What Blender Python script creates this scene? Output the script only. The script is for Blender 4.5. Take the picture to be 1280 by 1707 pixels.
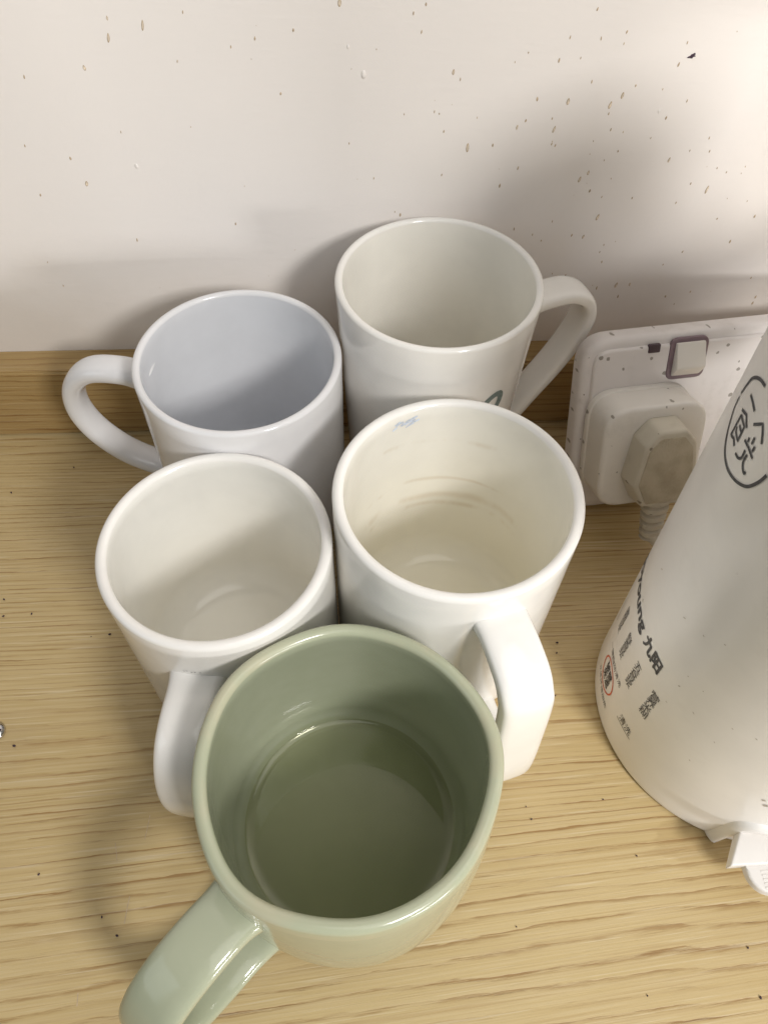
import bpy, bmesh, math, random
from mathutils import Vector, Matrix
sc = bpy.context.scene
for o in list(bpy.data.objects): bpy.data.objects.remove(o)
COL = sc.collection
random.seed(4)
R = math.radians

# ---------------------------------------------------------------- camera
CAM_F = Vector((0.04766079, 0.56948277, -0.82062039))
CAM_R = Vector((0.99837836, -0.05276394, 0.0213684))
CAM_U = Vector((0.03113023, 0.82030808, 0.57107405))
CAM_P = Vector((0, 0, 0.30499))
FPX = 1273.09
cd = bpy.data.cameras.new('camera'); cam = bpy.data.objects.new('camera', cd); COL.objects.link(cam)
m = Matrix((CAM_R, CAM_U, -CAM_F)).transposed().to_4x4(); m.translation = CAM_P
cam.matrix_world = m
cd.sensor_fit = 'VERTICAL'; cd.sensor_height = 36; cd.lens = 36 * FPX / 1707
cd.clip_start = 0.01; cd.clip_end = 20
sc.camera = cam

# ---------------------------------------------------------------- light
w = bpy.data.worlds.new('World'); sc.world = w; w.use_nodes = True
bg = w.node_tree.nodes['Background']; bg.inputs[0].default_value = (0.92, 0.96, 1.0, 1); bg.inputs[1].default_value = 0.06
def area(name, loc, target, sx, sy, power, col):
    l = bpy.data.lights.new(name, 'AREA'); l.shape = 'RECTANGLE'; l.size = sx; l.size_y = sy; l.energy = power; l.color = col
    o = bpy.data.objects.new(name, l); COL.objects.link(o); o.location = loc
    o.rotation_euler = (Vector(target) - Vector(loc)).to_track_quat('-Z', 'Y').to_euler()
    return o
area('room_lamp', (0.35, -0.46, 0.64), (0.03, 0.2, 0.05), 0.16, 0.14, 5.0, (1.0, 0.975, 0.94))
area('pendant_lamp', (0.16, -0.10, 0.62), (0.0, 0.13, 0.05), 0.42, 0.42, 0.95, (1.0, 0.975, 0.94))
area('low_window', (0.74, -0.84, 0.13), (0.0, 0.25, 0.08), 0.32, 0.13, 4.6, (1.0, 0.985, 0.97))
area('window', (-1.4, -0.5, 0.85), (0.0, 0.2, 0.05), 0.8, 0.9, 2.4, (0.82, 0.93, 1.0))
sc.cycles.max_bounces = 20; sc.cycles.diffuse_bounces = 14; sc.cycles.glossy_bounces = 6; sc.cycles.transparent_max_bounces = 8
sc.view_settings.view_transform = 'Standard'; sc.view_settings.look = 'None'
sc.view_settings.exposure = 0.05; sc.view_settings.gamma = 1.0

# ---------------------------------------------------------------- helpers
WALL_Y, LEDGE_Y, LEDGE_H = 0.28227, 0.26705, 0.04365
def ray(px, py):
    d = CAM_F * FPX + CAM_R * (px - 640) - CAM_U * (py - 853.5)
    return d.normalized()
def on_wall(px, py):
    d = ray(px, py); return CAM_P + d * ((WALL_Y - CAM_P.y) / d.y)
def on_table(px, py):
    d = ray(px, py); return CAM_P + d * ((0 - CAM_P.z) / d.z)

def mesh_obj(name, verts, faces, mats, parent=None, smooth=True, midx=None):
    me = bpy.data.meshes.new(name); me.from_pydata([tuple(v) for v in verts], [], faces)
    for mt in (mats if isinstance(mats, (list, tuple)) else [mats]): me.materials.append(mt)
    if midx: me.polygons.foreach_set('material_index', midx)
    bm = bmesh.new(); bm.from_mesh(me); bmesh.ops.recalc_face_normals(bm, faces=bm.faces); bm.to_mesh(me); bm.free()
    me.polygons.foreach_set('use_smooth', [smooth] * len(me.polygons)); me.update()
    o = bpy.data.objects.new(name, me); COL.objects.link(o)
    if parent: o.parent = parent
    return o
def bm_obj(name, bm, mat, parent=None, smooth=True, angle=None):
    me = bpy.data.meshes.new(name); bmesh.ops.recalc_face_normals(bm, faces=bm.faces); bm.to_mesh(me); bm.free()
    for mt in (mat if isinstance(mat, (list, tuple)) else [mat]): me.materials.append(mt)
    me.polygons.foreach_set('use_smooth', [smooth] * len(me.polygons))
    if angle is not None: me.set_sharp_from_angle(angle=R(angle))
    o = bpy.data.objects.new(name, me); COL.objects.link(o)
    if parent: o.parent = parent
    return o
def empty(name, loc, label, cat, group=None, rot=(0, 0, 0)):
    o = bpy.data.objects.new(name, None); COL.objects.link(o); o.location = loc; o.rotation_euler = rot
    o.empty_display_size = 0.02
    o['label'] = label; o['category'] = cat
    if group: o['group'] = group
    return o
def tag(o, label, cat): o['label'] = label; o['category'] = cat; return o
def lathe(prof, seg=112, wob=None, close=False):
    V, F, seg_of = [], [], []
    rings = []
    for (r, z) in prof:
        if r < 1e-6: rings.append([len(V)]); V.append((0, 0, z)); continue
        ring = []
        for i in range(seg):
            a = 2 * math.pi * i / seg; k, dz = (wob(a, r, z) if wob else (1, 0))
            ring.append(len(V)); V.append((r * k * math.cos(a), r * k * math.sin(a), z + dz))
        rings.append(ring)
    for j in range(len(rings) - 1):
        A, B = rings[j], rings[j + 1]
        for i in range(seg):
            i2 = (i + 1) % seg
            if len(A) == 1 and len(B) == 1: continue
            if len(A) == 1: F.append((A[0], B[i2], B[i]))
            elif len(B) == 1: F.append((A[i], A[i2], B[0]))
            else: F.append((A[i], A[i2], B[i2], B[i]))
            seg_of.append(j)
    return V, F, seg_of
def catmull(pts, n=10):
    P = [Vector(p) for p in pts]; P = [2 * P[0] - P[1]] + P + [2 * P[-1] - P[-2]]; out = []
    for i in range(1, len(P) - 2):
        for k in range(n):
            t = k / n; a, b, c, d = P[i - 1:i + 3]
            out.append(0.5 * ((2 * b) + (c - a) * t + (2 * a - 5 * b + 4 * c - d) * t * t + (3 * b - a - 3 * c + d) * t ** 3))
    out.append(P[-2]); return out
def sweep(path, side, wfun, tfun, power=2.6, n=24):
    """tube along path (Vectors); side = fixed width axis; superellipse section"""
    V, F = [], []; N = len(path)
    for i, p in enumerate(path):
        tg = (path[min(i + 1, N - 1)] - path[max(i - 1, 0)]).normalized()
        nrm = tg.cross(side).normalized(); sd = nrm.cross(tg).normalized(); s = i / (N - 1)
        for k in range(n):
            a = 2 * math.pi * k / n; c, q = math.cos(a), math.sin(a)
            u = math.copysign(abs(c) ** (2 / power), c) * wfun(s) / 2; v = math.copysign(abs(q) ** (2 / power), q) * tfun(s) / 2
            V.append(p + sd * u + nrm * v)
    for i in range(N - 1):
        for k in range(n):
            k2 = (k + 1) % n; F.append((i * n + k, i * n + k2, (i + 1) * n + k2, (i + 1) * n + k))
    F.append(tuple(range(n))[::-1]); F.append(tuple((N - 1) * n + k for k in range(n)))
    return V, F
def rounded_poly(pts, rad, n=6):
    out = []; N = len(pts)
    for i in range(N):
        p = Vector(pts[i]); a = Vector(pts[i - 1]); b = Vector(pts[(i + 1) % N])
        r = rad[i] if isinstance(rad, (list, tuple)) else rad
        da = (a - p).normalized(); db = (b - p).normalized(); ang = da.angle(db); L = min(r / math.tan(ang / 2), (a - p).length * .49, (b - p).length * .49)
        s, e = p + da * L, p + db * L
        for k in range(n + 1):
            t = k / n; out.append((1 - t) ** 2 * s + 2 * t * (1 - t) * p + t * t * e)
    return out
def inset_poly(poly, d):
    N = len(poly); out = []; area_ = sum(poly[i].x * poly[(i + 1) % N].y - poly[(i + 1) % N].x * poly[i].y for i in range(N)); sg = 1 if area_ > 0 else -1
    for i in range(N):
        e = (poly[(i + 1) % N] - poly[i - 1]); nn = Vector((-e.y, e.x)).normalized() * sg; out.append(poly[i] + nn * d)
    return out
def slab(name, poly, d0, d1, bev, mat, parent, fn, back=True, steps=4):
    """poly in (u,v); d0 back depth, d1 front depth; fn(u,v,d)->Vector ; rounded front edge"""
    rings = [(poly, d0)]
    for k in range(steps + 1):
        a = math.pi / 2 * k / steps; rings.append((inset_poly(poly, bev * (1 - math.cos(a))), d1 + (bev if d1 < d0 else -bev) * (1 - math.sin(a))))
    V, F = [], []; N = len(poly)
    for pl, d in rings: V += [fn(p.x, p.y, d) for p in pl]
    for j in range(len(rings) - 1):
        for i in range(N):
            i2 = (i + 1) % N; F.append((j * N + i, j * N + i2, (j + 1) * N + i2, (j + 1) * N + i))
    F.append(tuple((len(rings) - 1) * N + i for i in range(N)))
    if back: F.append(tuple(range(N))[::-1])
    o = mesh_obj(name, V, F, mat, parent); o.data.set_sharp_from_angle(angle=R(35)); return o
def box(bm, lo, hi):
    vs = [bm.verts.new((x, y, z)) for x in (lo[0], hi[0]) for y in (lo[1], hi[1]) for z in (lo[2], hi[2])]
    for f in ((0, 1, 3, 2), (4, 6, 7, 5), (0, 4, 5, 1), (2, 3, 7, 6), (0, 2, 6, 4), (1, 5, 7, 3)): bm.faces.new([vs[i] for i in f])

# ---------------------------------------------------------------- materials
class NT:
    def __init__(s, name):
        s.m = bpy.data.materials.new(name); s.m.use_nodes = True; s.t = s.m.node_tree; s.b = s.t.nodes['Principled BSDF']
        s.co = s.t.nodes.new('ShaderNodeTexCoord').outputs['Object']
    def n(s, typ, **kw):
        nd = s.t.nodes.new(typ)
        for k, v in kw.items():
            if k.startswith('i_'):
                key = k[2:]; key = int(key) if key.isdigit() else key.replace('_', ' ')
                s.set(nd.inputs[key], v)
            else: setattr(nd, k, v)
        return nd
    def set(s, inp, v):
        if isinstance(v, bpy.types.NodeSocket): s.t.links.new(v, inp)
        else: inp.default_value = v
    def math(s, op, a, b=0.0, c=0.0, clamp=False):
        nd = s.t.nodes.new('ShaderNodeMath'); nd.operation = op; nd.use_clamp = clamp
        for i, v in enumerate((a, b, c)): s.set(nd.inputs[i], v)
        return nd.outputs[0]
    def mapr(s, v, a, b, c=0.0, d=1.0, smooth=True):
        nd = s.t.nodes.new('ShaderNodeMapRange'); nd.interpolation_type = 'SMOOTHSTEP' if smooth else 'LINEAR'
        for i, x in enumerate((v, a, b, c, d)): s.set(nd.inputs[i], x)
        return nd.outputs[0]
    def noise(s, vec, scale, detail=3, rough=.5, dist=0, out='Fac'):
        return s.n('ShaderNodeTexNoise', i_Vector=vec, i_Scale=scale, i_Detail=detail, i_Roughness=rough, i_Distortion=dist).outputs[out]
    def scale(s, vec, k):
        return s.n('ShaderNodeVectorMath', operation='MULTIPLY', i_0=vec, i_1=k).outputs[0]
    def xyz(s, vec):
        return s.n('ShaderNodeSeparateXYZ', i_0=vec).outputs
    def comb(s, x, y, z):
        return s.n('ShaderNodeCombineXYZ', i_0=x, i_1=y, i_2=z).outputs[0]
    def mix(s, f, a, b, mode='MIX'):
        nd = s.t.nodes.new('ShaderNodeMix'); nd.data_type = 'RGBA'; nd.blend_type = mode; nd.clamp_factor = True
        s.set(nd.inputs[0], f); s.set(nd.inputs[6], c4(a)); s.set(nd.inputs[7], c4(b)); return nd.outputs[2]
    def bump(s, h, strength=.3, dist=.001):
        s.set(s.b.inputs['Normal'], s.n('ShaderNodeBump', i_Height=h, i_Strength=strength, i_Distance=dist).outputs[0])
    def p(s, **kw):
        for k, v in kw.items(): s.set(s.b.inputs[k.replace('_', ' ')], c4(v) if k == 'Base_Color' else v)
        return s
def c4(v): return (*v, 1) if isinstance(v, tuple) and len(v) == 3 else v

def ceramic(name, col, col2=None, rough=.085, coat=0.0, noise_scale=30, spec=.5):
    t = NT(name); n1 = t.noise(t.co, noise_scale, 4, .6)
    c = t.mix(t.mapr(n1, .35, .7), col, col2 or tuple(x * .94 for x in col))
    t.p(Base_Color=c, Roughness=t.mapr(t.noise(t.co, 90, 3), .3, .7, rough * .8, rough * 1.5), Specular_IOR_Level=spec)
    t.bump(t.math('ADD', t.math('MULTIPLY', t.noise(t.co, 160, 2), .25), t.math('MULTIPLY', t.noise(t.co, 34, 2), 1.2)), .10, .0012); return t
def stained(name, col, stain, bands, tint, tint_range):
    """inner glaze with a tea film (more toward the floor) and broken tide lines"""
    t = ceramic(name, col); x, y, z = t.xyz(t.co)
    n1 = t.noise(t.co, 40, 4, .6); film = t.mapr(t.math('ADD', z, t.mapr(n1, 0, 1, -.012, .012)), tint_range[0], tint_range[1], 1, 0)
    c = t.mix(t.math('MULTIPLY', film, .8), t.b.inputs['Base Color'].links[0].from_socket, tint)
    for (z0, wd, amp, thr) in bands:
        wv = t.noise(t.co, 22, 2); off = t.mapr(wv, .2, .8, -amp, amp, False)
        d = t.math('ABSOLUTE', t.math('SUBTRACT', t.math('SUBTRACT', z, z0), off))
        band = t.math('MULTIPLY', t.mapr(d, 0, wd, 1, 0), t.mapr(t.noise(t.scale(t.co, (1, 1, .4)), 34, 4, .7), thr, thr + .16))
        c = t.mix(t.math('MULTIPLY', band, .24), c, stain)
    vor = t.n('ShaderNodeTexVoronoi', i_Vector=t.co, i_Scale=70.0); rnd = t.xyz(vor.outputs['Color'])[0]
    spot = t.math('MULTIPLY', t.mapr(vor.outputs['Distance'], .03, .06, 1, 0), t.math('GREATER_THAN', rnd, .93))
    c = t.mix(t.math('MULTIPLY', spot, .7), c, tuple(k * .5 for k in stain))
    t.p(Base_Color=c); return t

WHITE = (0.79, 0.765, 0.73)
def wood(name, k_axis=1, seed=0.0, freq=150.0, tilt=True, tone=(1, 1, 1)):
    """veneer: grain along X; k_axis is the coordinate that runs across the grain (1=y, 2=z)"""
    t = NT(name); co = t.co; s = t.xyz(co); x = s[0]; y = s[k_axis] if k_axis == 1 else t.math('ADD', s[2], t.math('MULTIPLY', s[1], 1.0))
    if tilt:   # the grain drifts away from the wall towards the front edge
        k = t.mapr(y, .0, .17, .085, .0)
        y = t.math('SUBTRACT', y, t.math('MULTIPLY', x, k))
    base = t.comb(t.math('MULTIPLY', x, 1.0), t.math('MULTIPLY', y, 1.0), seed)
    low = t.noise(t.scale(base, (2.2, 14, 1)), 1.0, 2)          # slow waviness of the rings
    mid = t.noise(t.scale(base, (14, 90, 1)), 1.0, 3)
    dens = t.noise(t.scale(base, (.6, 22, 1)), 1.0, 1)           # ring spacing varies across the board
    rag = t.noise(t.scale(base, (55, 420, 1)), 1.0, 3, .6)        # ragged edges of each ring
    ph = t.math('ADD', t.math('MULTIPLY', y, freq), t.math('ADD', t.math('MULTIPLY', low, 5.0), t.math('ADD', t.math('MULTIPLY', mid, .9), t.math('MULTIPLY', rag, .55))))
    ph = t.math('ADD', ph, t.math('MULTIPLY', dens, 5.0))
    if tilt: ph = t.math('ADD', ph, t.math('ADD', t.mapr(y, .125, .25, 0, 34, False), t.mapr(y, .060, .092, 0, 6, False)))
    saw = t.math('FRACT', ph)
    soft = t.math('MULTIPLY', t.math('POWER', saw, 3.0), t.mapr(saw, .95, 1.0, 1, 0))
    thin = t.math('MULTIPLY', t.mapr(saw, .62, .88), t.mapr(saw, .92, .985, 1, 0))
    streak = t.noise(t.scale(base, (26, 560, 1)), 1.0, 5, .7)
    brk = t.mapr(streak, .42, .56, .0, 1.35)
    cellid = t.math('FLOOR', ph); vary = t.n('ShaderNodeTexWhiteNoise', noise_dimensions='1D', i_W=cellid).outputs['Value']
    late = t.math('MULTIPLY', t.math('ADD', t.math('MULTIPLY', soft, .34), t.math('MULTIPLY', thin, t.math('MULTIPLY', brk, .60))), t.mapr(vary, 0, 1, .35, 1.1, False), clamp=True)
    fib = t.noise(t.scale(base, (22, 1500, 1)), 1.0, 3, .6)
    c = t.mix(t.mapr(t.noise(t.scale(base, (2, 18, 1)), 1.0, 3), .3, .7), (.57, .435, .215), (.50, .37, .17))
    c = t.mix(t.mapr(fib, .35, .7, 0, .45), c, (.63, .505, .30))
    c = t.mix(t.math('MULTIPLY', late, .80, clamp=True), c, (.28, .15, .045))
    fl_ = t.noise(t.scale(base, (6, 620, 1)), 1.0, 4, .7)
    c = t.mix(t.mapr(fl_, .52, .68, 0, .38), c, (.36, .22, .085))
    wf = t.noise(t.scale(base, (20, 900, 3)), 1.0, 3, .6)
    c = t.mix(t.mapr(wf, .58, .68, 0, .40), c, (.72, .62, .43))
    pore = t.noise(t.scale(base, (30, 1100, 1)), 1.0, 4, .7)
    pm = t.math('MULTIPLY', t.mapr(pore, .60, .70), t.math('ADD', t.math('MULTIPLY', late, .9), .12), clamp=True)
    c = t.mix(t.math('MULTIPLY', pm, .75), c, (.20, .11, .045))
    # small dark crumbs burnt or trodden into the varnish, dull patches
    vor = t.n('ShaderNodeTexVoronoi', i_Vector=co, i_Scale=42.0); rnd = t.xyz(vor.outputs['Color'])
    sp = t.math('MULTIPLY', t.math('LESS_THAN', vor.outputs['Distance'], t.mapr(rnd[1], 0, 1, .012, .032, False)), t.math('GREATER_THAN', rnd[0], .88))
    c = t.mix(t.math('MULTIPLY', sp, .9), c, (.025, .018, .012))
    smudge = t.noise(co, 16, 4, .6)
    c = t.mix(t.mapr(smudge, .55, .75, 0, .22), c, (.40, .31, .19))
    if tilt:   # old water mark beside the appliance, with its own ragged outline
        dx = t.math('SUBTRACT', s[0], .124); dy = t.math('SUBTRACT', s[1], .0565)
        dd = t.math('SQRT', t.math('ADD', t.math('MULTIPLY', t.math('MULTIPLY', dx, dx), .35), t.math('MULTIPLY', dy, dy)))
        wm = t.mapr(t.math('ADD', dd, t.mapr(t.noise(t.scale(co, (40, 160, 1)), 1.0, 3), 0, 1, -.006, .006)), .0065, .0085, .32, 0)
        c = t.mix(wm, c, (.36, .24, .10))
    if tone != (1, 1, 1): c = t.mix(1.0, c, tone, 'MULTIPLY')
    t.p(Base_Color=c, Roughness=t.mapr(smudge, .3, .7, .36, .52), Specular_IOR_Level=.4)
    t.bump(t.math('SUBTRACT', t.math('MULTIPLY', fib, .4), t.math('ADD', t.math('MULTIPLY', pm, .8), t.math('MULTIPLY', late, .3))), .35, .0006)
    return t.m
M_TABLE = wood('veneer_wood', 1, 1.3, 185.0)
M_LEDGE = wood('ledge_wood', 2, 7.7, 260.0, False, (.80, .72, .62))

t = NT('wall_paint'); x, y, z = t.xyz(t.co)
big = t.noise(t.co, 7, 3); fine = t.noise(t.scale(t.co, (1, 1, 6)), 90, 4, .6)
c = t.mix(t.mapr(big, .35, .65), (.87, .825, .79), (.84, .80, .77))
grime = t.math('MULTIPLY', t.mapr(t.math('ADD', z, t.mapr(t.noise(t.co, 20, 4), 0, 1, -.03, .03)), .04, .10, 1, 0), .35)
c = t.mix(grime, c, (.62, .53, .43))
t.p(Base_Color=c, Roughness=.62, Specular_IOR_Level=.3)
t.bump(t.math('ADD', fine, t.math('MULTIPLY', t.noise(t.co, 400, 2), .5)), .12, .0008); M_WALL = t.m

M_A = ceramic('pale_blue_white_glaze', (.80, .795, .805)).m; M_Ain = ceramic('blue_grey_glaze', (.74, .75, .775)).m
M_B = ceramic('ivory_glaze', (.85, .83, .79)).m; M_Bin = ceramic('ivory_inner_glaze', (.85, .83, .77)).m
M_C = ceramic('white_glaze', (.86, .84, .805)).m
M_Cin = stained('white_inner_glaze', (.88, .87, .83), (.40, .30, .14), [(.012, .0012, .003, .60)], (.86, .835, .765), (.0, .075)).m
M_D = ceramic('bright_white_glaze', (.88, .865, .83)).m
M_Din = stained('tea_stained_glaze', (.90, .885, .83), (.48, .33, .14), [(.060, .0016, .004, .45), (.049, .0040, .007, .43), (.083, .0016, .005, .50), (.042, .0030, .006, .48)], (.88, .85, .745), (.01, .10)).m
t = ceramic('celadon_glaze', (.425, .45, .33), (.39, .42, .30), rough=.10); M_E = t.m
t = NT('celadon_rim'); t.p(Base_Color=t.mix(t.mapr(t.noise(t.co, 60, 4), .4, .65), (.43, .455, .325), (.48, .47, .335)), Roughness=.16); M_Erim = t.m

t = NT('tea'); nt = t.t; nt.nodes.remove(t.b)
tr = t.n('ShaderNodeBsdfTransparent', i_0=(.80, .80, .69, 1)); gl = t.n('ShaderNodeBsdfGlossy', i_Color=(1, 1, 1, 1), i_Roughness=.015)
fr = t.n('ShaderNodeFresnel', i_IOR=1.45); mx = t.n('ShaderNodeMixShader', i_0=fr.outputs[0], i_1=tr.outputs[0], i_2=gl.outputs[0])
nt.links.new(mx.outputs[0], nt.nodes['Material Output'].inputs[0]); M_TEA = t.m

def plastic(name, col, rough=.35, dirt=None, dirt_scale=160.0, thr=.78, size=.10, spec=.45, film=.38, flat=(1, .7, .75)):
    t = NT(name); c = t.mix(t.mapr(t.noise(t.co, 25, 4), .35, .7), col, tuple(k * .93 for k in col))
    if dirt:
        v = t.n('ShaderNodeTexVoronoi', i_Vector=t.scale(t.co, flat), i_Scale=dirt_scale); rn = t.xyz(v.outputs['Color'])
        wob = t.math('ADD', v.outputs['Distance'], t.mapr(t.noise(t.co, 900, 2), 0, 1, -.08, .08))
        f = t.math('MULTIPLY', t.mapr(wob, t.math('MULTIPLY', rn[1], size), t.math('ADD', t.math('MULTIPLY', rn[1], size), .06), 1, 0), t.math('GREATER_THAN', rn[0], thr))
        c = t.mix(t.mapr(t.noise(t.co, 60, 5, .65), .5, .8, 0, film), c, tuple(k * .8 for k in dirt))
        c = t.mix(t.math('MULTIPLY', f, .8), c, tuple(k * .55 for k in dirt))
    t.p(Base_Color=c, Roughness=rough, Specular_IOR_Level=spec); t.bump(t.noise(t.co, 700, 2), .06, .0004); return t.m
M_SOCK = plastic('grimy_white_plastic', (.74, .70, .68), .38, (.36, .31, .24), 260, .52, .24, flat=(1, .35, 1), film=.35)
M_PLUG = plastic('white_plug_plastic', (.76, .73, .68), .4, (.38, .34, .27), 260, .55, .20, flat=(1, .5, 1), film=.25)
M_KETTLE = plastic('white_satin_plastic', (.87, .85, .825), .27, (.42, .38, .32), 90, .90, .03, film=.07)
M_TAB = plastic('white_tab_plastic', (.80, .77, .74), .4, (.5, .46, .4), 200, .93, .08)
M_ROCK = plastic('rocker_plastic', (.74, .71, .66), .4)
M_DARK = plastic('dark_plastic', (.06, .035, .045), .4)
M_PURPLE = plastic('purple_grey_trim', (.20, .14, .16), .45)
t = NT('beige_moulded_plastic'); wv = t.n('ShaderNodeTexVoronoi', i_Vector=t.co, i_Scale=900.0).outputs['Distance']
t.p(Base_Color=t.mix(t.mapr(t.noise(t.co, 120, 4), .35, .7), (.47, .42, .32), (.38, .33, .24)), Roughness=.6); t.bump(wv, .5, .0004); M_BEIGE = t.m
M_BEIGE2 = plastic('beige_smooth_plastic', (.56, .52, .43), .5, (.3, .25, .17), 260, .5, .22, flat=(1, .5, 1), film=.5)
def ink(name, col): 
    t = NT(name); t.p(Base_Color=t.mix(t.mapr(t.noise(t.co, 800, 3), .4, .7), col, tuple(min(1, k * 1.35) for k in col)), Roughness=.5, Specular_IOR_Level=.2); return t.m
M_INK = ink('dark_grey_print', (.075, .075, .08)); M_RED = ink('red_print', (.60, .13, .06)); M_LOGO = ink('grey_green_print', (.16, .20, .19)); M_BLUE = ink('blue_scuff', (.55, .61, .72))
M_DRIP = ink('dried_drip_edge', (.47, .37, .26)); M_DRIP2 = ink('dried_drip_film', (.66, .57, .46)); M_CHIP = ink('wall_chip', (.05, .03, .045))
M_SCUFF = ink('grey_scuff', (.40, .36, .31))
t = NT('chrome'); t.p(Base_Color=(.62, .62, .63), Metallic=1.0, Roughness=.18); M_CHROME = t.m

# ---------------------------------------------------------------- setting
bm = bmesh.new(); box(bm, (-1.0, -0.75, -0.03), (1.0, WALL_Y - .0005, 0.0)); o = bm_obj('tabletop', bm, M_TABLE, smooth=False); o['kind'] = 'structure'
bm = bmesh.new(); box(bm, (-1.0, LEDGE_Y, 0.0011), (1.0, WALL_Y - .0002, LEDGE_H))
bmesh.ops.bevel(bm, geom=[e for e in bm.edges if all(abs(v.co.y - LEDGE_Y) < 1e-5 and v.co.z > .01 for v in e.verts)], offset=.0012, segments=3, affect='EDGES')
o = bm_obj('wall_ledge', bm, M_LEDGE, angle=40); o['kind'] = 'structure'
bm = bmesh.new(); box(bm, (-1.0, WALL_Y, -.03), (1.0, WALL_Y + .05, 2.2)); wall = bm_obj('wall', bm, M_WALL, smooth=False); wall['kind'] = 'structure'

# dried drips, chip and paint bumps on the wall (positions read off the photograph, on the wall plane)
dr = [(179,30,5,1),(238,42,9,1),(181,63,9,1),(141,113,6,1),(41,128,4,0),(425,64,4,0),(489,50,4,0),(385,78,3,0),(296,102,3,0),(468,156,4,0),(42,243,4,0),(118,264,5,0),(145,306,8,1),(68,325,4,0),(229,400,5,0),(80,437,3,0),(106,476,4,0),(393,373,4,0),(582,239,3,0),(623,297,3,0),(566,4,9,1),(305,20,3,0),(202,220,3,0)]
c2 = [(140,14,4),(98,44,4),(125,106,4),(231,240,7),(254,264,4),(168,372,4),(184,379,3),(67,381,3),(199,438,4),(278,492,13),(362,484,5),(310,392,3),(192,583,4),(54,716,5),(36,706,3),(711,30,4),(809,106,4),(799,145,3),(620,124,4),(723,128,4),(655,193,3),(583,201,5),(481,175,3),(436,207,3),(510,330,5),(613,338,8),(692,272,4),(794,318,8),(753,350,9),(748,379,4),(838,285,4),(1010,142,4),(981,215,5),(928,297,3),(1009,336,4),(939,393,5),(472,402,5),(560,395,4),(443,424,7),(566,431,8),(755,432,5),(796,440,3),(558,480,4),(570,485,4),(697,470,3),(779,504,4),(888,460,3),(1083,460,4),(1084,504,4),(949,533,7),(1018,502,3),(1109,560,3),(1140,574,3),(1203,555,3),(680,576,8),(651,598,8),(385,619,6),(446,560,6),(685,636,6),(725,656,4),(733,534,3),(756,595,3),(1021,612,4),(1075,632,11),(826,660,4),(972,676,4),(1209,670,3),(711,724,10),(560,738,4),(433,763,5),(494,782,4),(523,802,4),(625,784,5),(663,789,7),(732,816,4),(718,840,4),(725,873,5),(994,839,5),(1152,805,6),(1234,721,5),(1109,729,4),(929,882,4),(604,918,5),(773,950,11),(708,960,6),(818,948,7),(779,988,6),(937,988,5),(966,1013,4),(1222,926,5),(1237,990,6),(1227,1010,6),(1020,972,4),(560,912,3)]
dr += [(640 + a / 2, b / 2, s * .9, 1 if s > 6 else 0) for a, b, s in c2]
V, F, MI = [], [], []
def drip(px, py, s, ring):
    p = on_wall(px, py); sz = s * 0.00014; wd = sz * random.uniform(.42, .62) * (1 if s < 9 else .8); ln = sz * random.uniform(1.0, 1.4); lean = random.uniform(-.06, .22)
    n = 14; b0 = len(V); V.append((p.x, WALL_Y - .00022, p.z - .15 * ln))
    for kk in (.62, 1.0):
        for i in range(n):
            a = 2 * math.pi * i / n; u = math.sin(a); v = -math.cos(a)
            tap = 1 - .38 * max(0, v); jit = 1 + random.uniform(-.1, .1)
            U_ = wd * u * tap * kk * jit; V_ = ln * v * kk
            V.append((p.x + U_ + lean * V_, WALL_Y - (.00024 if kk < 1 else .00004), p.z + V_))
    for i in range(n):
        i2 = (i + 1) % n; F.append((b0, b0 + 1 + i, b0 + 1 + i2)); MI.append(1 if ring else 0)
        F.append((b0 + 1 + i, b0 + 1 + n + i, b0 + 1 + n + i2, b0 + 1 + i2)); MI.append(0)
for d in dr: drip(*d)
for i in range(25):
    a = random.random() ** .6; drip(40 + a * 1230, random.uniform(0, 520) if random.random() < .5 else random.uniform(150, 520), random.uniform(1.0, 2.2), 0)
o = mesh_obj('dried_drips', V, F, [M_DRIP, M_DRIP2], wall, midx=MI); o['kind'] = 'stuff'
p = on_wall(1153, 94); V = [(p.x, WALL_Y - .0006, p.z)]; n = 18
for i in range(n):
    a = 2 * math.pi * i / n; rr = random.uniform(.0006, .0017); V.append((p.x + rr * math.cos(a) + rr * .5 * math.sin(a), WALL_Y - .0001, p.z + rr * math.sin(a) * .8))
o = mesh_obj('paint_chip', V, [(0, 1 + i, 1 + (i + 1) % n) for i in range(n)], M_CHIP, wall)
for (px, py, s) in ((606, 124, .0011), (228, 277, .0008), (1098, 186, .0006), (580, 78, .0006)):
    p = on_wall(px, py); bm = bmesh.new(); bmesh.ops.create_uvsphere(bm, u_segments=14, v_segments=8, radius=s)
    for v in bm.verts: v.co = Vector((v.co.x * .8 + p.x, v.co.y * .5 + WALL_Y, v.co.z * 1.3 + p.z))
    bm_obj('paint_bump', bm, M_WALL, wall)

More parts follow.
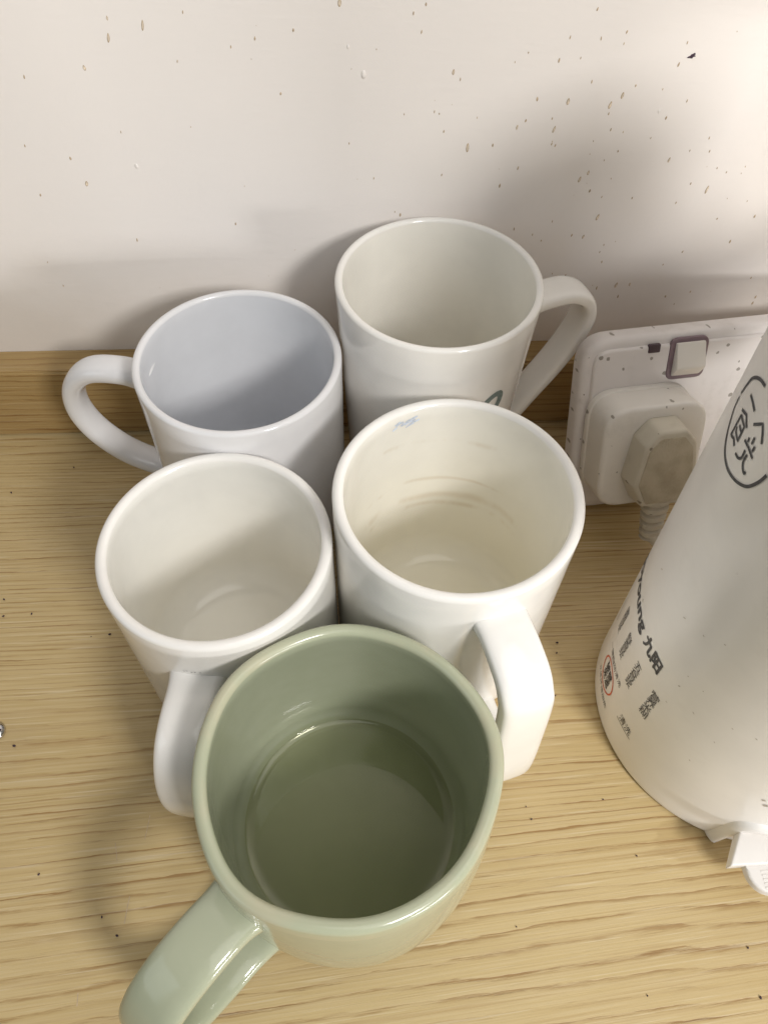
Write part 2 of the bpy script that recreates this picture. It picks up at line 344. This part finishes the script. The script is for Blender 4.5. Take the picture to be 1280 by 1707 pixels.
# crumbs and scratches on the wood
tab = bpy.data.objects['tabletop']; bm = bmesh.new()
cr = [(8,1000,.5),(54,1024,.45),(7,1028,.5),(184,1058,.6),(153,1062,.25),(25,1244,.6),(66,1458,.45),(171,1529,.4),(196,1560,.5),(928,1072,.5),(927,1089,.4),(920,1144,.45),(925,1160,.35),(876,1345,.3),(885,1366,.4),(1060,1427,.35),(1245,1580,.4),(1266,1663,.5),(1078,1660,.3),(236,764,.4),(124,780,.4),(20,822,.5),(1004,1333,.35),(860,1545,.3)]
for (px, py, sz) in cr:
    p = on_table(px, py); g = bmesh.ops.create_icosphere(bm, subdivisions=1, radius=sz * .001)
    ang = random.uniform(0, 3.1)
    for v in g['verts']:
        x_, y_ = v.co.x * 1.3, v.co.y * .8; v.co = Vector((p.x + x_ * math.cos(ang) - y_ * math.sin(ang), p.y + x_ * math.sin(ang) + y_ * math.cos(ang), .0003 + v.co.z * .6 + .0002))
o = bm_obj('crumbs', bm, M_CHIP, tab); o['kind'] = 'stuff'
def table_line(pxs, wd, mat):
    V, F = [], []; P_ = [on_table(*q_) for q_ in pxs]
    for i, p in enumerate(P_):
        a, b = P_[max(0, i - 1)], P_[min(len(P_) - 1, i + 1)]; tg = (b - a).normalized(); sd_ = Vector((-tg.y, tg.x, 0)) * wd * .5; V += [p - sd_ + Vector((0, 0, .00012)), p + sd_ + Vector((0, 0, .00012))]
    mesh_obj('scratch', V, [(2 * i, 2 * i + 1, 2 * i + 3, 2 * i + 2) for i in range(len(P_) - 1)], mat, tab)
table_line([(251, 1358), (246, 1382), (242, 1399)], .00022, M_DRIP); table_line([(217, 1494), (213, 1512), (208, 1540)], .00028, M_DRIP); table_line([(131, 1655), (129, 1678)], .0003, M_DRIP); table_line([(193, 1405), (196, 1435)], .0002, M_DRIP)

# ---------------------------------------------------------------- mugs
def arc(cx, cz, r, a0, a1, n=6, sx=1.0):
    return [(cx + sx * r * math.cos(R(a0 + (a1 - a0) * k / n)), cz + r * math.sin(R(a0 + (a1 - a0) * k / n))) for k in range(n + 1)]
def mug(name, label, pos, r, h, rb, t, fillet, mats, az, hpath, hw, ht, hpow=2.6, bulge=0.0, flare=.16, wob=None, floor=.006, smoothn=10, taper=None, foot=.006):
    root = empty(name, (pos[0], pos[1], 0), label, 'mug', 'mugs crowded together on the wooden counter')
    Ro = lambda z: rb + (r - rb) * z / h + bulge * math.sin(math.pi * min(max(z / h, 0), 1))
    prof = [(0, .0018), (rb - foot - .002, .0018), (rb - foot, .0), (rb - foot + .0016, .0)]
    prof += arc(rb - foot + .0016, foot - .0016, foot - .0016, -70, 0, 6)[:-1] if False else []
    b = foot
    prof += [(Ro(b) - b * (1 - math.sin(R(a))), b - b * math.cos(R(a))) for a in (35, 50, 65, 80, 90)]
    for k in range(1, 15): z = b + (h - t * .6 - b) * k / 15; prof.append((Ro(z), z))
    n_out = len(prof) - 1
    rc = t / 2
    prof += [(Ro(h) - rc + rc * math.cos(R(a)), h - rc * .9 + rc * .9 * math.sin(R(a))) for a in range(0, 181, 20)]
    n_lip = len(prof) - 1
    for k in range(1, 15): z = h - rc - (h - rc - floor - fillet) * k / 15; prof.append((Ro(z) - t, z))
    Ri = Ro(floor + fillet) - t
    prof += [(Ri - fillet + fillet * math.cos(R(a)), floor + fillet - fillet * math.sin(R(a))) for a in range(0, 91, 10)]
    for k in range(1, 6): prof.append(((Ri - fillet) * (1 - k / 6), floor))
    prof.append((0, floor))
    V, F, S = lathe(prof, 128, wob)
    mi = [0 if s < n_out else (2 if s < n_lip else 1) for s in S]
    mats = list(mats) + ([mats[0]] if len(mats) == 2 else [])
    o = mesh_obj('body', V, F, mats, root, midx=mi)
    a = R(az); dirv = Vector((math.cos(a), math.sin(a), 0)); side = Vector((-math.sin(a), math.cos(a), 0))
    hp = [list(p) for p in hpath]; hp[0][0] = Ro(hp[0][1]) - .0022; hp[-1][0] = Ro(hp[-1][1]) - .0022
    path = [dirv * p[0] + Vector((0, 0, p[1])) for p in catmull([(q_[0], q_[1], 0) for q_ in hp], smoothn)]
    fl = lambda s: 1 + flare * (max(0, 1 - s / .10) ** 2 + max(0, (s - .90) / .10) ** 2)
    tp = taper or (lambda s: 1)
    HV, HF = sweep(path, side, lambda s: hw * fl(s) * tp(s), lambda s: ht * (fl(s) ** 2), hpow, 28)
    mesh_obj('handle', HV, HF, mats[0], root)
    return root
mug('mug', 'white mug with pale blue-grey inside, handle pointing left above the ledge', (-.0404, .2195), .0401, .0969, .0398, .0031, .012, (M_A, M_Ain), 169,
    [(0, .079), (.050, .0815), (.064, .0795), (.0735, .070), (.0762, .056), (.072, .042), (.062, .030), (.050, .0235), (0, .021)], .0130, .0085, 2.3, foot=.010)
mB = mug('mug', 'tall tapered ivory mug against the wall, handle pointing right toward the socket', (.0375, .2361), .0397, .1187, .0342, .0030, .010, (M_B, M_Bin), 17,
    [(0, .097), (.050, .0985), (.060, .098), (.068, .093), (.0708, .084), (.068, .072), (.061, .058), (.051, .043), (.043, .031), (0, .022)], .0150, .0062, 3.2)
mug('mug', 'white mug with plain rounded strap handle toward the viewer, left of the stained mug', (-.0447, .1403), .0393, .0884, .0398, .0038, .013, (M_C, M_Cin), -99.5,
    [(0, .0645), (.050, .0655), (.061, .0625), (.0685, .053), (.0715, .040), (.070, .026), (.063, .015), (.051, .010), (0, .0085)], .0170, .0075, 3.0, foot=.009)
mD = mug('mug', 'large white mug with brown tea stains inside and a wide squared handle', (.0370, .1489), .0420, .1021, .0420, .0038, .012, (M_D, M_Din), -75,
    [(0, .085), (.048, .0855), (.0590, .0830), (.0640, .0785), (.0665, .0725), (.0690, .050), (.0708, .026), (.0690, .0155), (.060, .0095), (0, .0085)], .0178, .0080, 3.6, foot=.008, flare=.05)
def wobE(a, r, z):
    k = .25 + .75 * min(1, z / .08)
    return 1 + k * (.009 * math.sin(2 * a + .6) + .0105 * math.sin(3 * a + 1.9) + .0090 * math.sin(5 * a + .8) + .0040 * math.sin(8 * a + 1)), k * .0009 * math.sin(3 * a + .5) if z > .03 else 0
mE = mug('mug', 'sage green glazed mug holding a little tea, nearest of all the mugs', (-.0025, .0669), .0448, .0830, .0460, .0043, .007, (M_E, M_E, M_Erim), -134,
    [(0, .063), (.054, .0655), (.067, .064), (.078, .057), (.0845, .045), (.084, .031), (.076, .0195), (.062, .014), (0, .014)], .0180, .0072, 3.4, bulge=.0014, wob=wobE, floor=.007, foot=.011)
V, F, S = lathe([(0, 0.0), (.020, 0), (.034, 0), (.0372, .0001), (.0380, .0006)], 96)
tea = mesh_obj('tea', V, F, M_TEA); tea.location = (-.0025, .0669, .0118); tag(tea, 'shallow pool of tea in the bottom of the green mug', 'tea')

# printed loop on the tapered mug, blue scuff inside the stained mug
def ribbon(name, pts, wd, mat, parent, normal_of, closed=False):
    V, F = [], []; N = len(pts)
    for i, p in enumerate(pts):
        a = pts[(i - 1) % N] if (closed or i > 0) else pts[i]; b = pts[(i + 1) % N] if (closed or i < N - 1) else pts[i]
        tg = (b - a).normalized(); s = tg.cross(normal_of(p)).normalized() * (wd / 2); V += [p - s, p + s]
    for i in range(N if closed else N - 1):
        j = (i + 1) % N; F.append((2 * i, 2 * j, 2 * j + 1, 2 * i + 1))
    return mesh_obj(name, V, F, mat, parent)
def cyl(azd, z, rad): return Vector((rad * math.cos(R(azd)), rad * math.sin(R(azd)), z))
RB = lambda z: .0342 + (.0397 - .0342) * z / .1187 + .00015
pts = []
for k in range(40):
    a = 2 * math.pi * k / 40; u = 5.2 * math.cos(a); v = 7.0 * math.sin(a); u2 = u * .9 + v * .35
    z = .0815 + v * .001; pts.append(cyl(-59.5 + u2 * 1.5, z, RB(z)))
ribbon('printed_loop', pts, .0030, M_LOGO, mB, lambda p: Vector((p.x, p.y, 0)).normalized(), True)
Rin = .0420 - .0038 - .00012
for k in range(16):
    a0 = 116 + random.uniform(-7, 6); z0 = .0955 + random.uniform(-.0022, .0020); L = random.uniform(2, 5)
    pts = [cyl(a0 - L * s / 4, z0 + .0009 * s / 4 + random.uniform(-.0002, .0002), Rin) for s in range(5)]
    ribbon('blue_scuff', pts, random.uniform(.0004, .0009), M_BLUE, mD, lambda p: Vector((p.x, p.y, 0)).normalized())

mC = [o for o in COL.objects if o.type == 'EMPTY' and o['label'].startswith('white mug with plain')][0]
for k in range(5):
    a0 = -104.5 + 2.0 * k + random.uniform(-.6, .6); z0 = .0722 + random.uniform(-.0003, .0005)
    ribbon('scuff', [cyl(a0 + .5 * q_, z0 + random.uniform(-.0001, .0001), .0398) for q_ in range(3)], random.uniform(.0002, .0004), M_INK, mC, lambda p: Vector((p.x, p.y, 0)).normalized())

# ---------------------------------------------------------------- socket, plug, cable
YAW, TILT = R(6.684), R(-21.55)
SROT = (TILT, 0, YAW); SLOC = (.1060, .2045, .0043)
fn = lambda u, v, d: Vector((u, d, v))
sock = empty('wall_socket', SLOC, 'grimy white switched wall socket propped against the ledge', 'socket', rot=SROT)
W, HT = .146, .086
sq = rounded_poly([(0, 0), (W, 0), (W, HT), (0, HT)], .0130, 8)
slab('faceplate', sq, .0114, .0018, .0032, M_SOCK, sock, fn)
inner = rounded_poly([(.0045, .0045), (W - .0045, .0045), (W - .0045, HT - .0045), (.0045, HT - .0045)], .0075, 8)
slab('raised_face', inner, .0024, .0, .0012, M_SOCK, sock, fn)
bx_ = rounded_poly([(.012, .012), (.134, .012), (.134, .056), (.012, .056)], .004, 4)
slab('back_box', bx_, .0112, .0270, .001, M_SOCK, sock, fn)
su, sv = .0467, .0749
ring_o = rounded_poly([(su - .0088, sv - .0098), (su + .0088, sv - .0098), (su + .0088, sv + .0092), (su - .0088, sv + .0092)], .0038, 6)
swo = slab('switch_surround', ring_o, .001, -.0006, .0005, M_PURPLE, sock, fn)
# rocker: a wedge, upper half rising toward the viewer, lower half falling away
rk = rounded_poly([(su - .0066, sv - .0078), (su + .0066, sv - .0078), (su + .0066, sv + .0074), (su - .0066, sv + .0074)], .0018, 4)
def rocker_fn(u, v, d):
    if d > -.0005: return Vector((u, d, v))
    s = (v - (sv - .0032)); k = -.0048 + (.0030 * s / .0106 if s > 0 else -.0034 * s / .0046)
    return Vector((u, k + (d + .003), v))
V, F = [], []; N = 5; rows = [(sv - .0078, -.0012), (sv - .0034, -.0050), (sv - .0028, -.0051), (sv + .0074, -.0020)]
bm = bmesh.new(); g = []
for (v_, d_) in rows: g.append([bm.verts.new((su + s * .0066, d_, v_)) for s in (-1, 1)])
b_ = [[bm.verts.new((su + s * .0066, -.0002, v_)) for s in (-1, 1)] for v_ in (rows[0][0], rows[-1][0])]
for i in range(3): bm.faces.new((g[i][0], g[i][1], g[i + 1][1], g[i + 1][0]))
bm.faces.new((b_[0][0], b_[0][1], g[0][1], g[0][0])); bm.faces.new((g[3][0], g[3][1], b_[1][1], b_[1][0]))
for s in (0, 1): bm.faces.new([b_[0][s]] + [g[i][s] for i in range(4)] + [b_[1][s]])
bm.faces.new((b_[0][0], b_[0][1], b_[1][1], b_[1][0]))
bmesh.ops.recalc_face_normals(bm, faces=bm.faces); bmesh.ops.bevel(bm, geom=bm.edges[:], offset=.0007, segments=2, affect='EDGES', profile=.6)
bm_obj('switch_rocker', bm, M_ROCK, swo, angle=40)
neon = rounded_poly([(.0281, .0786), (.0335, .0786), (.0335, .0824), (.0281, .0824)], .0006, 3)
slab('indicator_window', neon, .001, -.0004, .0003, M_DARK, sock, fn)

plug = empty('plug', SLOC, 'white square plug with rounded corners pushed into the socket', 'plug', rot=SROT)
po = rounded_poly([(.0030, .0140), (.0505, .0140), (.0505, .0640), (.0030, .0640)], .0125, 10)
slab('plug_flange', po, -.0002, -.0035, .0010, M_PLUG, plug, fn)
po2 = inset_poly(po, .0007)
slab('plug_body', po2, -.0030, -.0200, .0022, M_PLUG, plug, fn, steps=6)
bplug = empty('flat_plug', SLOC, 'beige moulded plug with ribbed cord relief pushed into the white plug', 'plug', rot=SROT)
cu, cv = .0285, .0365
hexp = [(-.0152, -.0050), (-.0095, -.0170), (.0095, -.0170), (.0152, -.0050), (.0120, .0150), (.0062, .0218), (-.0062, .0218), (-.0120, .0150)]
hx = rounded_poly([(cu + a, cv + b) for a, b in hexp], [.0015, .0015, .0015, .0015, .004, .005, .005, .004], 5)
hx_in = inset_poly(hx, .0002)
def taper_fn(u, v, d):
    k = 1 - .07 * (-(d + .0200) / .013); return Vector((cu + (u - cu) * k, d, cv + (v - cv) * k))
psh = slab('plug_shell', hx, -.0202, -.0315, .0016, M_BEIGE2, bplug, taper_fn, steps=5)
hx2 = rounded_poly([(cu + a * .80, cv + b * .82 - .0002) for a, b in hexp], [.001, .001, .001, .001, .003, .0035, .0035, .003], 4)
slab('grip_pad', hx2, -.0313, -.0319, .0003, M_BEIGE, psh, fn)
path = [Vector((cu, -.0265, cv - .0145 - .0215 * k / 30)) for k in range(31)]
V, F = sweep(path, Vector((1, 0, 0)), lambda s: .0125 - .0035 * s - (.0028 if int(s * 30) % 6 in (4, 5) else 0), lambda s: .0105 - .003 * s - (.0026 if int(s * 30) % 6 in (4, 5) else 0), 2.6, 20)
o = mesh_obj('cord_relief', V, F, M_BEIGE2, bplug); o.data.set_sharp_from_angle(angle=R(30))
mw = Matrix.Translation(SLOC) @ Matrix.Rotation(YAW, 4, 'Z') @ Matrix.Rotation(TILT, 4, 'X')
p0 = mw @ Vector((cu, -.0265, .003)); inv = mw.inverted()
cp = [mw @ Vector((cu, -.0265, .010)), p0, p0 + Vector((.004, -.004, -.003)), Vector((.150, .180, .0032)), Vector((.172, .182, .0032)), Vector((.20, .192, .0032)), Vector((.235, .185, .0032)), Vector((.27, .15, .0032))]
V, F = sweep(catmull(cp, 8), Vector((0, 0, 1)), lambda s: .006, lambda s: .006, 2, 14)
mesh_obj('cord', [inv @ v for v in V], F, M_BEIGE2, bplug)

# ---------------------------------------------------------------- soymilk maker
KX, KY = .155, .108
kr = lambda z: .0547 + .026 * z
ket = empty('soymilk_maker', (KX, KY, 0), 'tall white soymilk maker with grey printed writing at the right edge', 'appliance')
prof = [(0, .0022), (.0515, .0022), (.0528, .0008), (.0540, .0008), (.0546, .0022), (kr(.004), .004)] + [(kr(z / 1000), z / 1000) for z in range(10, 191, 10)] + [(kr(.198), .198)]
prof += [(kr(.198) - .0006, .2015), (kr(.198) - .003, .2042), (.050, .2085), (.0425, .2105), (.0385, .2130), (.0375, .2160), (.0372, .2190), (0, .2190)]
V, F, S = lathe(prof, 144); o = mesh_obj('body', V, F, M_KETTLE, ket); o.data.set_sharp_from_angle(angle=R(50))
prof = [(.0370, .2192), (.0385, .2205), (.0385, .2410), (.0370, .2465), (.032, .2510), (.022, .2538), (.010, .2548), (0, .255)]
V, F, S = lathe(prof, 96); mesh_obj('lid', V, F, M_KETTLE, ket)
d = Vector((math.cos(R(28)), math.sin(R(28)), 0)); sd = Vector((-math.sin(R(28)), math.cos(R(28)), 0))
V, F = sweep([d * p[0] + Vector((0, 0, p[1])) for p in catmull([(.054, .190, 0), (.080, .196, 0), (.100, .186, 0), (.106, .162, 0), (.102, .125, 0), (.086, .092, 0), (.054, .084, 0)], 10)], sd, lambda s: .024, lambda s: .013, 3, 24)
mesh_obj('handle', V, F, M_KETTLE, ket)
# hooded opening at the foot with a latch plate and tongue
HA = -90.0
ha = R(HA); hd = Vector((math.cos(ha), math.sin(ha), 0)); hs = Vector((-math.sin(ha), math.cos(ha), 0))
def hp_(u, out, z): return hs * u + hd * out + Vector((0, 0, z))
def front(u, z): return math.sqrt(max(1e-6, kr(z) ** 2 - u * u))
half = [(-.0212, .0012), (-.0206, .012), (-.0198, .0225), (-.0178, .0262), (-.0140, .0274), (-.0070, .0277)]
arch = catmull([(u, z, 0) for u, z in half] + [(0, .0278, 0)] + [(-u, z, 0) for u, z in half[::-1]], 5)
V, F = [], []
for i, p in enumerate(arch):
    a = arch[max(0, i - 1)]; b = arch[min(len(arch) - 1, i + 1)]; tg = (b - a).normalized(); nn = Vector((-tg.y, tg.x))
    for (off, out) in ((-.0002, -.003), (-.0002, .0022), (.0004, .0028), (.0014, .0026), (.0024, .0012), (.0029, -.0008)):
        u = p.x + nn.x * off; z = max(p.y + nn.y * off, .0006); V.append(hp_(u, front(u, z) + out, z))
n = 6
for i in range(len(arch) - 1):
    for k in range(n - 1): F.append((i * n + k, i * n + k + 1, (i + 1) * n + k + 1, (i + 1) * n + k))
mesh_obj('foot_hood', V, F, M_KETTLE, ket)
bm = bmesh.new()
lo = [(-.0185, .050), (.0185, .050), (.0272, .0645), (-.0272, .0645)]
vb = [bm.verts.new(hp_(u, o_, z)) for (u, o_), z in zip(lo, (.016, .016, .0165, .0165))]; vt = [bm.verts.new(hp_(u, o_, z)) for (u, o_), z in zip(lo, (.0235, .0235, .0220, .0220))]
bm.faces.new(vb); bm.faces.new(vt)
for i in range(4): bm.faces.new((vb[i], vb[(i + 1) % 4], vt[(i + 1) % 4], vt[i]))
bmesh.ops.recalc_face_normals(bm, faces=bm.faces); bmesh.ops.bevel(bm, geom=bm.edges[:], offset=.0007, segments=3, affect='EDGES', profile=.5)
bm_obj('latch_plate', bm, M_TAB, ket, angle=50)
tw, tr_, tl = .0212, .0075, .0098
to = [(-tw, .0)] + [(-tw + tr_ * (1 - math.cos(R(a))), tl - tr_ + tr_ * math.sin(R(a))) for a in range(0, 91, 15)] + [(tw - tr_ * (1 - math.cos(R(a))), tl - tr_ + tr_ * math.sin(R(a))) for a in range(90, -1, -15)] + [(tw, .0)]
lt = slab('latch_tongue', [Vector(p) for p in to], .0168, .0204, .0010, M_TAB, ket, lambda u, v, d: hp_(u, .0640 + v, d))
for k in range(5):
    bm = bmesh.new(); v_ = .0022 + .0013 * k; c0 = [hp_(-.0165, .0640 + v_, .0204), hp_(.0165, .0640 + v_, .0204), hp_(.0165, .0640 + v_ + .0005, .0204), hp_(-.0165, .0640 + v_ + .0005, .0204)]
    lo_ = [bm.verts.new(c - Vector((0, 0, .0003))) for c in c0]; hi_ = [bm.verts.new(c + Vector((0, 0, .00025))) for c in c0]
    bm.faces.new(hi_); [bm.faces.new((lo_[i], lo_[(i + 1) % 4], hi_[(i + 1) % 4], hi_[i])) for i in range(4)]
    bm_obj('grip_rib', bm, M_TAB, lt, smooth=False)

# writing on the body
def kpos(azd, z, lift=.00018): r_ = kr(z) + lift; return Vector((r_ * math.cos(R(azd)), r_ * math.sin(R(azd)), z))
def text_mesh(body):
    cu_ = bpy.data.curves.new('txt', 'FONT'); cu_.body = body; cu_.resolution_u = 3; ob = bpy.data.objects.new('txt', cu_); COL.objects.link(ob)
    bpy.context.view_layer.update(); ev = ob.evaluated_get(bpy.context.evaluated_depsgraph_get()); me = ev.to_mesh()
    vs = [v.co.copy() for v in me.vertices]; fs = [tuple(p.vertices) for p in me.polygons]; ev.to_mesh_clear()
    bpy.data.objects.remove(ob); bpy.data.curves.remove(cu_); return vs, fs
def print_text(body, az0, z0, size, mat, width=None, rot=0.0, bold=0.0, center=False):
    """text along the circumference: az grows to the reader's right; z0 baseline"""
    vs, fs = text_mesh(body); xs = [v.x for v in vs]; x0, x1 = min(xs), max(xs); k = size / .72
    kx = k if width is None else width / (x1 - x0); V, F = [], []
    offs = [(0, 0)] + ([(bold, 0), (-bold, 0), (0, bold * .7), (0, -bold * .7)] if bold else [])
    for n_, (bx, by) in enumerate(offs):
        b0 = len(V)
        for v in vs:
            X = (v.x - (x0 + x1) / 2 if center else v.x - x0) * kx + bx; Y = v.y * k + by
            X, Y = X * math.cos(rot) - Y * math.sin(rot), X * math.sin(rot) + Y * math.cos(rot)
            V.append(kpos(az0 + math.degrees(X / .0565), z0 + Y, .00015 + n_ * .00001))
        F += [tuple(b0 + i for i in f) for f in fs]
    o = mesh_obj('printed_text', V, F, mat, ket, smooth=False); return o
print_text('Joyoung', 147.0, .0700, .0062, M_INK, width=.0310, bold=.00025)
print_text('九阳', 181.5, .0700, .0060, M_INK, width=.0118, bold=.00028)
def column(chars, azd, ztop, zbot, mat, w_=.0042):
    hgt = (ztop - zbot) / len(chars)
    for i, ch in enumerate(chars): print_text(ch, azd, ztop - hgt * (i + .88), hgt * .80, mat, width=w_, center=True)
column('果蔬豆浆', 163, .0585, .0420, M_INK)
column('鲜香豆浆', 174.5, .0595, .0430, M_INK)
column('五谷豆浆', 186, .0605, .0425, M_INK)
column('营养米糊', 198, .0620, .0430, M_INK)
print_text('清洗', 195.5, .0235, .0036, M_INK, width=.0078, center=True)
nk = lambda p: Vector((p.x, p.y, 0)).normalized()
ribbon('printed_line', [kpos(190.5 + k, .0222) for k in range(11)], .00035, M_INK, ket, nk)
ribbon('printed_line', [kpos(152 + .5 * k, .0480 - .0016 * k) for k in range(8)], .0005, M_INK, ket, nk)
pts = [kpos(174.0 + math.degrees(.0076 * math.cos(2 * math.pi * k / 40) / .056), .0238 + .0076 * math.sin(2 * math.pi * k / 40)) for k in range(40)]
ribbon('red_ring', pts, .0007, M_RED, ket, nk, True)
print_text('破壁', 174.0, .0245, .0040, M_INK, width=.0082, center=True, bold=.00008)
print_text('免滤', 174.0, .0193, .0040, M_INK, width=.0082, center=True, bold=.00008)
for i, ch in enumerate('一键自动清洗'): print_text(ch, 174 + (i - 2.5) * 3.4, .0325 + .0004 * i, .0024, M_INK, width=.0029, center=True)
for i, ch in enumerate('立体环绕加热'): print_text(ch, 174 + (i - 2.5) * 3.2, .0128 - .0002 * i, .0022, M_INK, width=.0027, center=True)
# hand-drawn round emblem, strokes laid on the body surface
def on_kettle(px, py):
    d = ray(px, py); s = .08
    while s < .5:
        p = CAM_P + d * s
        if math.hypot(p.x - KX, p.y - KY) < kr(p.z) + .00018: return Vector((p.x - KX, p.y - KY, p.z))
        s += .00005
    return None
Z = lambda x, y: (1160 + x / 7.117, 600 + y / 7.117)
strokes = [[(525, 395), (590, 300), (650, 225), (705, 208), (765, 240), (812, 310)],
           [(510, 430), (450, 560), (400, 720), (360, 880), (335, 1050), (340, 1180), (375, 1310), (450, 1420), (540, 1485), (620, 1500), (720, 1460), (790, 1410), (830, 1370)],
           [(642, 410), (665, 500), (687, 610)], [(675, 765), (785, 760), (780, 880), (768, 1000)],
           [(540, 585), (590, 650), (592, 810)], [(530, 650), (405, 885), (440, 930), (445, 1020)], [(530, 650), (565, 790), (485, 960), (465, 850), (480, 790)], [(510, 770), (525, 850)],
           [(570, 945), (615, 1040), (660, 1170)], [(625, 920), (608, 975)], [(690, 920), (650, 1000)], [(690, 1030), (655, 1090)],
           [(460, 1105), (490, 1160), (530, 1160), (575, 1070)], [(597, 1125), (555, 1200), (545, 1270), (560, 1345), (580, 1330)]]
for i, s in enumerate(strokes):
    pp = [on_kettle(*Z(*p)) for p in s]
    if any(p is None for p in pp): continue
    pts = catmull(pp, 6) if (i < 2 or i >= 12) else [pp[j].lerp(pp[j + 1], k / 4) for j in range(len(pp) - 1) for k in range(4)] + [pp[-1]]
    pts = [Vector((p.x, p.y, 0)).normalized() * (kr(p.z) + .00018) + Vector((0, 0, p.z)) for p in pts]
    ribbon('emblem_stroke', pts, .0009 if i < 2 else .00078, M_INK, ket, nk)

for (cx_, cy_, L, wd) in [(848,640,8,.0003),(685,975,7,.0004),(745,910,5,.0003),(1200,1330,8,.0004),(570,195,6,.0004),(720,520,9,.0003),(990,700,7,.0003),(845,1010,4,.0003),(755,1470,6,.0003),(600,1080,8,.0003),(780,1155,10,.0003),(920,1350,6,.0003),(1040,1260,7,.0003),(1250,1740,5,.0011),(1262,1775,6,.0016)]:
    a = random.uniform(.3, 1.2); c0 = (960 + cx_ / 4, 900 + cy_ / 4)
    pp = [on_kettle(c0[0] + L * .25 * q_ * math.cos(a), c0[1] + L * .25 * q_ * math.sin(a)) for q_ in (-1, 0, 1)]
    if not any(p is None for p in pp): ribbon('scuff', [Vector((p.x, p.y, 0)).normalized() * (kr(p.z) + .00016) + Vector((0, 0, p.z)) for p in pp], wd, M_SCUFF, ket, nk)

# ---------------------------------------------------------------- small things on the table
p = on_table(-4, 1221)
scr = empty('metal_screw', (p.x, p.y, 0), 'small shiny metal screw head at the left edge of the wood', 'screw')
V, F, S = lathe([(0, .0002), (.0034, .0002), (.0037, .0010), (.0033, .0020), (.0020, .0026), (0, .0028)], 40); mesh_obj('screw_head', V, F, M_CHROME, scr)
bm = bmesh.new(); box(bm, (-.0026, -.0004, .0026), (.0026, .0004, .0030)); bm_obj('slot', bm, M_DARK, scr, smooth=False)
